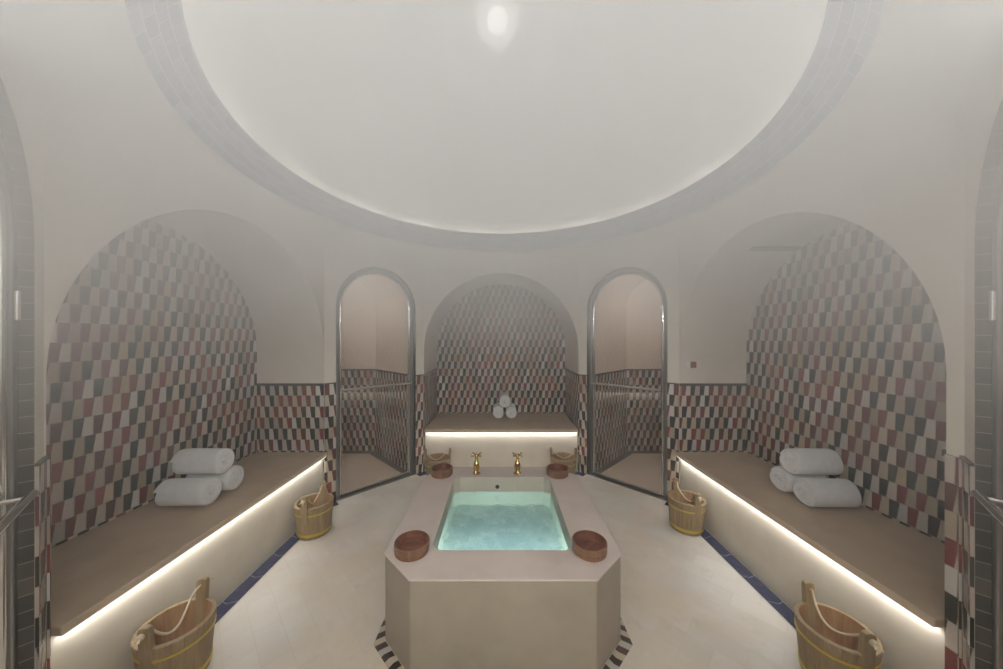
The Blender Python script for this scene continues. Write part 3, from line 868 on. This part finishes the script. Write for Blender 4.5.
# ------------------------------------------------------------------ wooden buckets
BH, BR, BR0 = 0.24, 0.132, 0.113
def rad(z): return BR0 + (BR - BR0) * z / BH
def make_bucket():
    r = empty('bucket')
    b = MB(); NS = 20; SUB = 4
    zs = [0.0, 0.006, 0.06, 0.12, 0.18, BH - 0.004, BH]
    th = 0.016
    def outer(a, z):
        k = (a / (2 * PI) * NS) % 1.0
        e = min(k, 1 - k)
        g = 0.0022 if e < 0.05 else 0.0
        return rad(z) - g - (0.003 if z in (zs[0], zs[-1]) else 0) + (0.003 if z > 0.195 else 0)
    angs = []
    for s in range(NS):
        for f in (0.0, 0.06, 0.35, 0.65, 0.94):
            angs.append((s + f) / NS * 2 * PI)
    n = len(angs)
    for i in range(n):
        a, c = angs[i], angs[(i + 1) % n]
        for z0, z1 in zip(zs, zs[1:]):
            b.quad([(outer(a, z0) * math.cos(a), outer(a, z0) * math.sin(a), z0), (outer(c, z0) * math.cos(c), outer(c, z0) * math.sin(c), z0),
                    (outer(c, z1) * math.cos(c), outer(c, z1) * math.sin(c), z1), (outer(a, z1) * math.cos(a), outer(a, z1) * math.sin(a), z1)])
        ri, ro = rad(BH) - th, outer(a, BH)
        b.quad([(outer(a, BH) * math.cos(a), outer(a, BH) * math.sin(a), BH), (outer(c, BH) * math.cos(c), outer(c, BH) * math.sin(c), BH),
                (ri * math.cos(c), ri * math.sin(c), BH), (ri * math.cos(a), ri * math.sin(a), BH)])
    b.quad([(BR0 * 0.97 * math.cos(2 * PI * k / 40), BR0 * 0.97 * math.sin(2 * PI * k / 40), 0.001) for k in range(40)])
    b.build('body', M['pine'], r, smooth=True)
    i_ = MB()
    for k in range(NS):
        a, c = 2 * PI * k / NS, 2 * PI * (k + 1) / NS
        r1, r0 = rad(BH) - th, rad(0.02) - th
        for a_, c_ in ((a, a + (c - a) * 0.5), (a + (c - a) * 0.5, c)):
            i_.quad([(r0 * math.cos(a_), r0 * math.sin(a_), 0.02), (r0 * math.cos(c_), r0 * math.sin(c_), 0.02), (r1 * math.cos(c_), r1 * math.sin(c_), BH), (r1 * math.cos(a_), r1 * math.sin(a_), BH)])
    i_.quad([((rad(0.02) - th) * math.cos(2 * PI * k / 40), (rad(0.02) - th) * math.sin(2 * PI * k / 40), 0.02) for k in range(40)])
    i_.build('lining', M['pine_inner'], r)
    for z, hh in ((0.178, 0.012), (0.022, 0.022)):
        q = rad(z) + 0.0005; q2 = rad(z + hh) + 0.0005
        MB().lathe([(q - 0.004, z), (q + 0.0028, z + 0.001), (q2 + 0.0028, z + hh - 0.001), (q2 - 0.004, z + hh)], 48).build('hoop', M['hoop'], r, smooth=True)
    TS = 0.335
    for s in (-1, 1):
        m = MB()
        sec = [(-0.024, 0.13), (0.024, 0.13), (0.023, 0.29), (0.0235, 0.315), (0.019, 0.330), (0.0, TS), (-0.019, 0.330), (-0.0235, 0.315), (-0.023, 0.29)]
        R0 = BR - 0.012
        fr_ = []; bk = []
        for x, z in sec:
            ex = rad(z) if z < BH else BR + (z - BH) * 0.05
            fr_.append((x, s * (ex + 0.005), z)); bk.append((x, s * (ex - 0.018), z))
        k = len(sec)
        m.quad(fr_); m.quad(list(reversed(bk)))
        for i in range(k):
            j = (i + 1) % k
            m.quad([fr_[i], fr_[j], bk[j], bk[i]])
        st = m.build('handle_stave', M['pine'], r, bevel=0.003)
    R1 = BR - 0.005
    rp = [(0.0, -R1 - 0.018, 0.305), (0.0, -R1 + 0.02, 0.306)]
    for k in range(1, 18):
        t = k / 18
        rp.append((0.012 * math.sin(t * 5), (-R1 + 0.02) + (2 * R1 - 0.04) * t, 0.306 - 0.085 * math.sin(PI * t) ** 0.8 * (0.75 + 0.5 * (1 - t)) + 0.0))
    rp += [(0.0, R1 - 0.02, 0.306), (0.0, R1 + 0.018, 0.305)]
    ro = MB().tube(rp, 0.0048, 8)
    for s in (-1, 1):
        ro.ball((0.0, s * (R1 + 0.021), 0.305), 0.013, 12, 7, (1.1, 0.8, 1))
        for dx in (-0.014, 0.010, 0.018):
            ro.tube([(0, s * (R1 + 0.022), 0.305), (dx, s * (R1 + 0.045), 0.296 + dx * 0.3)], [0.0045, 0.002], 6)
    ro.build('rope', M['rope'], r, smooth=True)
    return r
bk0 = make_bucket()
B = [(-1.450, 1.408, 0.04, 'round wooden bucket with rope handle in front of the near end of the left bench'),
     (1.450, 1.385, PI - 0.05, 'round wooden bucket with rope handle in front of the near end of the right bench'),
     (-1.450, 2.45, PI + 0.02, 'wooden rope-handled bucket at the far end of the left bench, by the door'),
     (1.455, 2.50, 0.08, 'wooden rope-handled bucket at the far end of the right bench, by the door'),
     (-0.672, 3.34, -PI / 2 + 0.1, 'wooden rope-handled bucket on the floor behind the pool, left of the faucets'),
     (0.657, 3.36, PI / 2 - 0.1, 'wooden rope-handled bucket on the floor behind the pool, right of the faucets')]
for k, (x, y, rz, lb) in enumerate(B):
    o = bk0 if k == 0 else copy_tree(bk0)
    o.location = (x, y, 0.0035); o.rotation_euler = (0, 0, rz)
    tag(o, lb, 'bucket', 'wooden buckets')

# ------------------------------------------------------------------ wooden bowls
def make_bowl():
    r = empty('bowl')
    prof = [(0.0, 0.0), (0.076, 0.0), (0.080, 0.003), (0.0835, 0.020), (0.0825, 0.0235), (0.0845, 0.027), (0.0855, 0.050), (0.0845, 0.056), (0.0815, 0.058), (0.0790, 0.0565)]
    MB().lathe(prof, 48).build('body', M['bowl'], r, smooth=True)
    MB().lathe([(0.0790, 0.0565), (0.0785, 0.053), (0.0765, 0.012), (0.073, 0.009), (0.0, 0.0085)], 48).build('lining', M['bowl_inner'], r, smooth=True)
    MB().lathe([(0.0795, 0.004), (0.0822, 0.005), (0.0848, 0.019), (0.0815, 0.021)], 48).build('band', M['bowl_band'], r, smooth=True)
    return r
bw = make_bowl()
for k, (x, y, lb) in enumerate([(-0.455, 1.585, 'brown wooden bowl on the near left corner of the pool rim'), (0.432, 1.585, 'brown wooden bowl on the near right corner of the pool rim'),
                                (-0.470, 2.475, 'brown wooden bowl on the far left corner of the pool rim'), (0.433, 2.475, 'brown wooden bowl on the far right corner of the pool rim')]):
    o = bw if k == 0 else copy_tree(bw)
    o.location = (x, y, PZ + 0.0005); o.rotation_euler = (0, 0, 0.7 * k)
    tag(o, lb, 'bowl', 'wooden bowls on the pool rim')

# ------------------------------------------------------------------ rolled towels
def make_towel(R=0.082, L=0.36, seed=1):
    """a folded towel rolled up: a thick spiral sheet along X, its end at +-L/2"""
    rnd = random.Random(seed)
    turns = 3.6; th = R / (turns + 0.35)
    n = 150
    cs = []
    ph = rnd.uniform(0, 6.28)
    for i in range(n + 1):
        a = turns * 2 * PI * i / n
        rc = th * 0.30 + (R - th * 0.5 - th * 0.30) * i / n
        wob = 1 + 0.03 * math.sin(3 * a + ph) * (i / n)
        cs.append((a, rc * wob))
    xs = [(-0.5, 0.45, 1.0), (-0.492, 0.80, 1.0), (-0.47, 0.97, 1.0), (-0.40, 1.02, 1.0), (-0.2, 1.0, 1.0), (0, 1.03, 1.0), (0.2, 1.0, 1.0), (0.40, 1.02, 1.0), (0.47, 0.97, 1.0), (0.492, 0.80, 1.0), (0.5, 0.45, 1.0)]
    m = MB()
    rings_o = []; rings_i = []
    a_end = turns * 2 * PI
    for fx, tk, _ in xs:
        ro = []; ri = []
        for i, (a, rc) in enumerate(cs):
            aa = a - a_end + PI * 0.85        # loose edge tucked underneath
            h = th * 0.5 * tk * 0.97
            if i > n - 6: h *= 0.3 + 0.7 * (n - i) / 6
            dx = 0.004 * math.sin(aa * 1.7 + ph)
            z_sq = 0.95
            ro.append((fx * L + dx, (rc + h) * math.cos(aa), (rc + h) * math.sin(aa) * z_sq))
            ri.append((fx * L + dx, max(rc - h, 0.001) * math.cos(aa), max(rc - h, 0.001) * math.sin(aa) * z_sq))
        rings_o.append(ro); rings_i.append(ri)
    for k in range(len(xs) - 1):
        for i in range(n):
            m.quad([rings_o[k][i], rings_o[k][i + 1], rings_o[k + 1][i + 1], rings_o[k + 1][i]])
            m.quad([rings_i[k][i + 1], rings_i[k][i], rings_i[k + 1][i], rings_i[k + 1][i + 1]])
        for i in (0, n):
            m.quad([rings_o[k][i], rings_o[k + 1][i], rings_i[k + 1][i], rings_i[k][i]])
    for k in (0, len(xs) - 1):
        for i in range(n):
            m.quad([rings_o[k][i], rings_i[k][i], rings_i[k][i + 1], rings_o[k][i + 1]])
    return m
TW = [make_towel(0.089, 0.262, s).build('towel', M['towel'], smooth=True) for s in (1,)]
base = TW[0]; first = [True]
def place_towel(x, y, z, rz, roll, label, group, sc=(1, 1, 1)):
    o = base if first[0] else base.copy()
    if not first[0]: COL.objects.link(o)
    first[0] = False
    o.location = (x, y, z); o.rotation_euler = (roll, 0, rz); o.scale = sc
    tag(o, label, 'towel', group)
TR = 0.0865
zb = BENCH_TOP + TR
for sx, sd in ((-1, 'left'), (1, 'right')):
    g = 'rolled towels on the %s bench' % sd
    x0 = -1.882 if sx < 0 else 1.938
    rz = 0 if sx < 0 else PI
    rz += -0.03 * sx
    place_towel(x0, 1.90, zb, rz, 0.0, 'rolled white towel at the near bottom of the stack on the %s bench' % sd, g)
    place_towel(x0 + sx * 0.005, 2.084, zb, rz + 0.04, 0.0, 'rolled white towel at the far bottom of the stack on the %s bench' % sd, g, (0.97, 0.97, 1.0))
    place_towel(x0 - sx * 0.005, 1.99, zb + 0.150, rz + 0.02 * sx, 0.12, 'rolled white towel on top of the stack on the %s bench' % sd, g)
g = 'rolled towels on the back bench'
BY = 4.05
zc = BENCH_TOP + TR
for x, z, lb in ((-0.040, zc, 'rolled white towel at the lower left of the little stack on the back bench'), (0.122, zc, 'rolled white towel at the lower right of the little stack on the back bench'),
                 (0.041, zc + 0.136, 'rolled white towel on top of the little stack on the back bench')):
    place_towel(x, BY, z, -PI / 2, 0.0, lb, g, (0.9, 0.88, 1.0))

# ------------------------------------------------------------------ fittings
# call switch on the end wall of the right alcove
yS = CY + ALC['right'][0] + ALC['right'][1]
sw = empty('switch', (1.69, yS, 1.262))
tag(sw, 'small white and dark red call switch on the plaster of the right alcove', 'switch')
s_ = MB(); s_.box(-0.048, 0.048, -0.012, 0.0, -0.034, 0.034); s_.build('plate', M['white_plastic'], sw, bevel=0.004)
s_ = MB(); s_.box(-0.010, 0.042, -0.020, -0.011, -0.028, 0.028); s_.build('button', M['red_plastic'], sw, bevel=0.004)
# narrow grille on the vault of the right alcove
cR, aR = CY + ALC['right'][0], ALC['right'][1]
ang = math.acos(max(-1, min(1, (2.32 - cR) / aR)))
gv = empty('vent', (2.0, cR + aR * math.cos(ang), ARCH_Z + 0.016 + aR * math.sin(ang)))
gv.rotation_euler = (ang - PI / 2, 0, 0)
tag(gv, 'narrow dark slot grille high on the vault of the right alcove', 'vent')
b = MB(); b.box(-0.18, 0.18, -0.020, 0.020, -0.010, 0.004); b.build('frame', M['vent_metal'], gv, bevel=0.002)
for k in range(2):
    s_ = MB(); s_.box(-0.168, 0.168, -0.012 + 0.014 * k, -0.002 + 0.014 * k, -0.014, -0.009); s_.build('slat', M['frame'], gv)
# lamp at the crown of the dome
LZ = 3.47
lamp = empty('dome_lamp', (-0.032, CY, LZ))
tag(lamp, 'round glowing lamp hanging in the steam under the crown of the dome', 'lamp')
MB().ball((0, 0, 0), 0.065, 28, 16).build('globe', M['globe'], lamp, smooth=True)
MB().ball((0, 0, 0), 0.13, 28, 16).build('halo', M['halo'], lamp, smooth=True)  # added glow shell, only there for the halo round the globe
MB().lathe([(0.0, 0.16), (0.05, 0.155), (0.055, 0.125), (0.035, 0.115), (0.028, 0.060), (0.0, 0.058)], 24).build('mount', M['chrome'], lamp, smooth=True)

# ------------------------------------------------------------------ steam
t = NT('steam')
pos = t.n('ShaderNodeNewGeometry').outputs['Position']
sp = t.n('ShaderNodeSeparateXYZ'); t.link(pos, sp.inputs[0])
X, Y, Z = sp.outputs
nz = t.noise(1.3, 2, 0.5, pos)
hgt = t.n('ShaderNodeMapRange', interpolation_type='SMOOTHSTEP')
t.link(t.m('ADD', Z, t.m('MULTIPLY', t.m('SUBTRACT', nz, 0.5), 0.35)), hgt.inputs[0])
hgt.inputs[1].default_value = 1.25; hgt.inputs[2].default_value = 2.2
hgt.inputs[3].default_value = 0.01; hgt.inputs[4].default_value = 0.47
# thicker puffs by the two near doors
def puff(cx, cy, cz, rx, ry, rz, k):
    dx = t.m('DIVIDE', t.m('SUBTRACT', X, cx), rx); dy = t.m('DIVIDE', t.m('SUBTRACT', Y, cy), ry); dz = t.m('DIVIDE', t.m('SUBTRACT', Z, cz), rz)
    r2 = t.m('ADD', t.m('ADD', t.m('MULTIPLY', dx, dx), t.m('MULTIPLY', dy, dy)), t.m('MULTIPLY', dz, dz))
    return t.m('MULTIPLY', t.m('EXPONENT', t.m('MULTIPLY', r2, -1.0)), k)
dens = t.m('ADD', hgt.outputs[0], t.m('ADD', puff(-1.16, 0.58, 1.85, 0.32, 0.26, 0.46, 1.3), puff(1.16, 0.58, 1.85, 0.32, 0.26, 0.46, 1.3)))
dens = t.m('ADD', dens, puff(-0.032, CY, 3.46, 0.27, 0.27, 0.27, 6.0))  # denser puff added round the lamp to soften its glow
vs = t.n('ShaderNodeVolumeScatter')
vs.inputs['Color'].default_value = c4(0.965, 0.975, 0.985)
vs.inputs['Anisotropy'].default_value = 0.15
t.link(dens, vs.inputs['Density'])
t.link(vs.outputs[0], t.out.inputs['Volume'])
t.mat.cycles.volume_step_rate = 0.8
M['steam'] = t.mat
m = MB(); m.box(-3.0, 3.0, -1.0, 4.9, -0.1, 3.8)
steam = m.build('steam', M['steam'])
tag(steam, 'pale steam hanging under the dome and thinning towards the floor', 'steam', kind='stuff')

# ------------------------------------------------------------------ world, camera, view
w = bpy.data.worlds.new('World'); scene.world = w; w.use_nodes = True
w.node_tree.nodes['Background'].inputs[0].default_value = (0.5, 0.5, 0.5, 1); w.node_tree.nodes['Background'].inputs[1].default_value = 0.0
cam = bpy.data.cameras.new('Camera'); co = bpy.data.objects.new('Camera', cam); COL.objects.link(co)
cam.sensor_width = 36.0; cam.lens = 36.0 * 317.0 / 1003.0
cam.shift_x = 1.5 / 1003.0; cam.shift_y = 3.5 / 1003.0
cam.clip_start = 0.02
co.location = (-0.015, 0.0, 1.5); co.rotation_euler = (PI / 2, 0, 0)
scene.camera = co
scene.view_settings.view_transform = 'Standard'
scene.view_settings.look = 'None'
scene.view_settings.gamma = 1.0
scene.view_settings.exposure = 0.0
scene.view_settings.use_curve_mapping = False
cy = scene.cycles
cy.use_denoising = True
cy.max_bounces = 8; cy.diffuse_bounces = 4; cy.glossy_bounces = 4; cy.transparent_max_bounces = 16; cy.volume_bounces = 2
cy.sample_clamp_indirect = 4.0
cy.caustics_reflective = False; cy.caustics_refractive = False
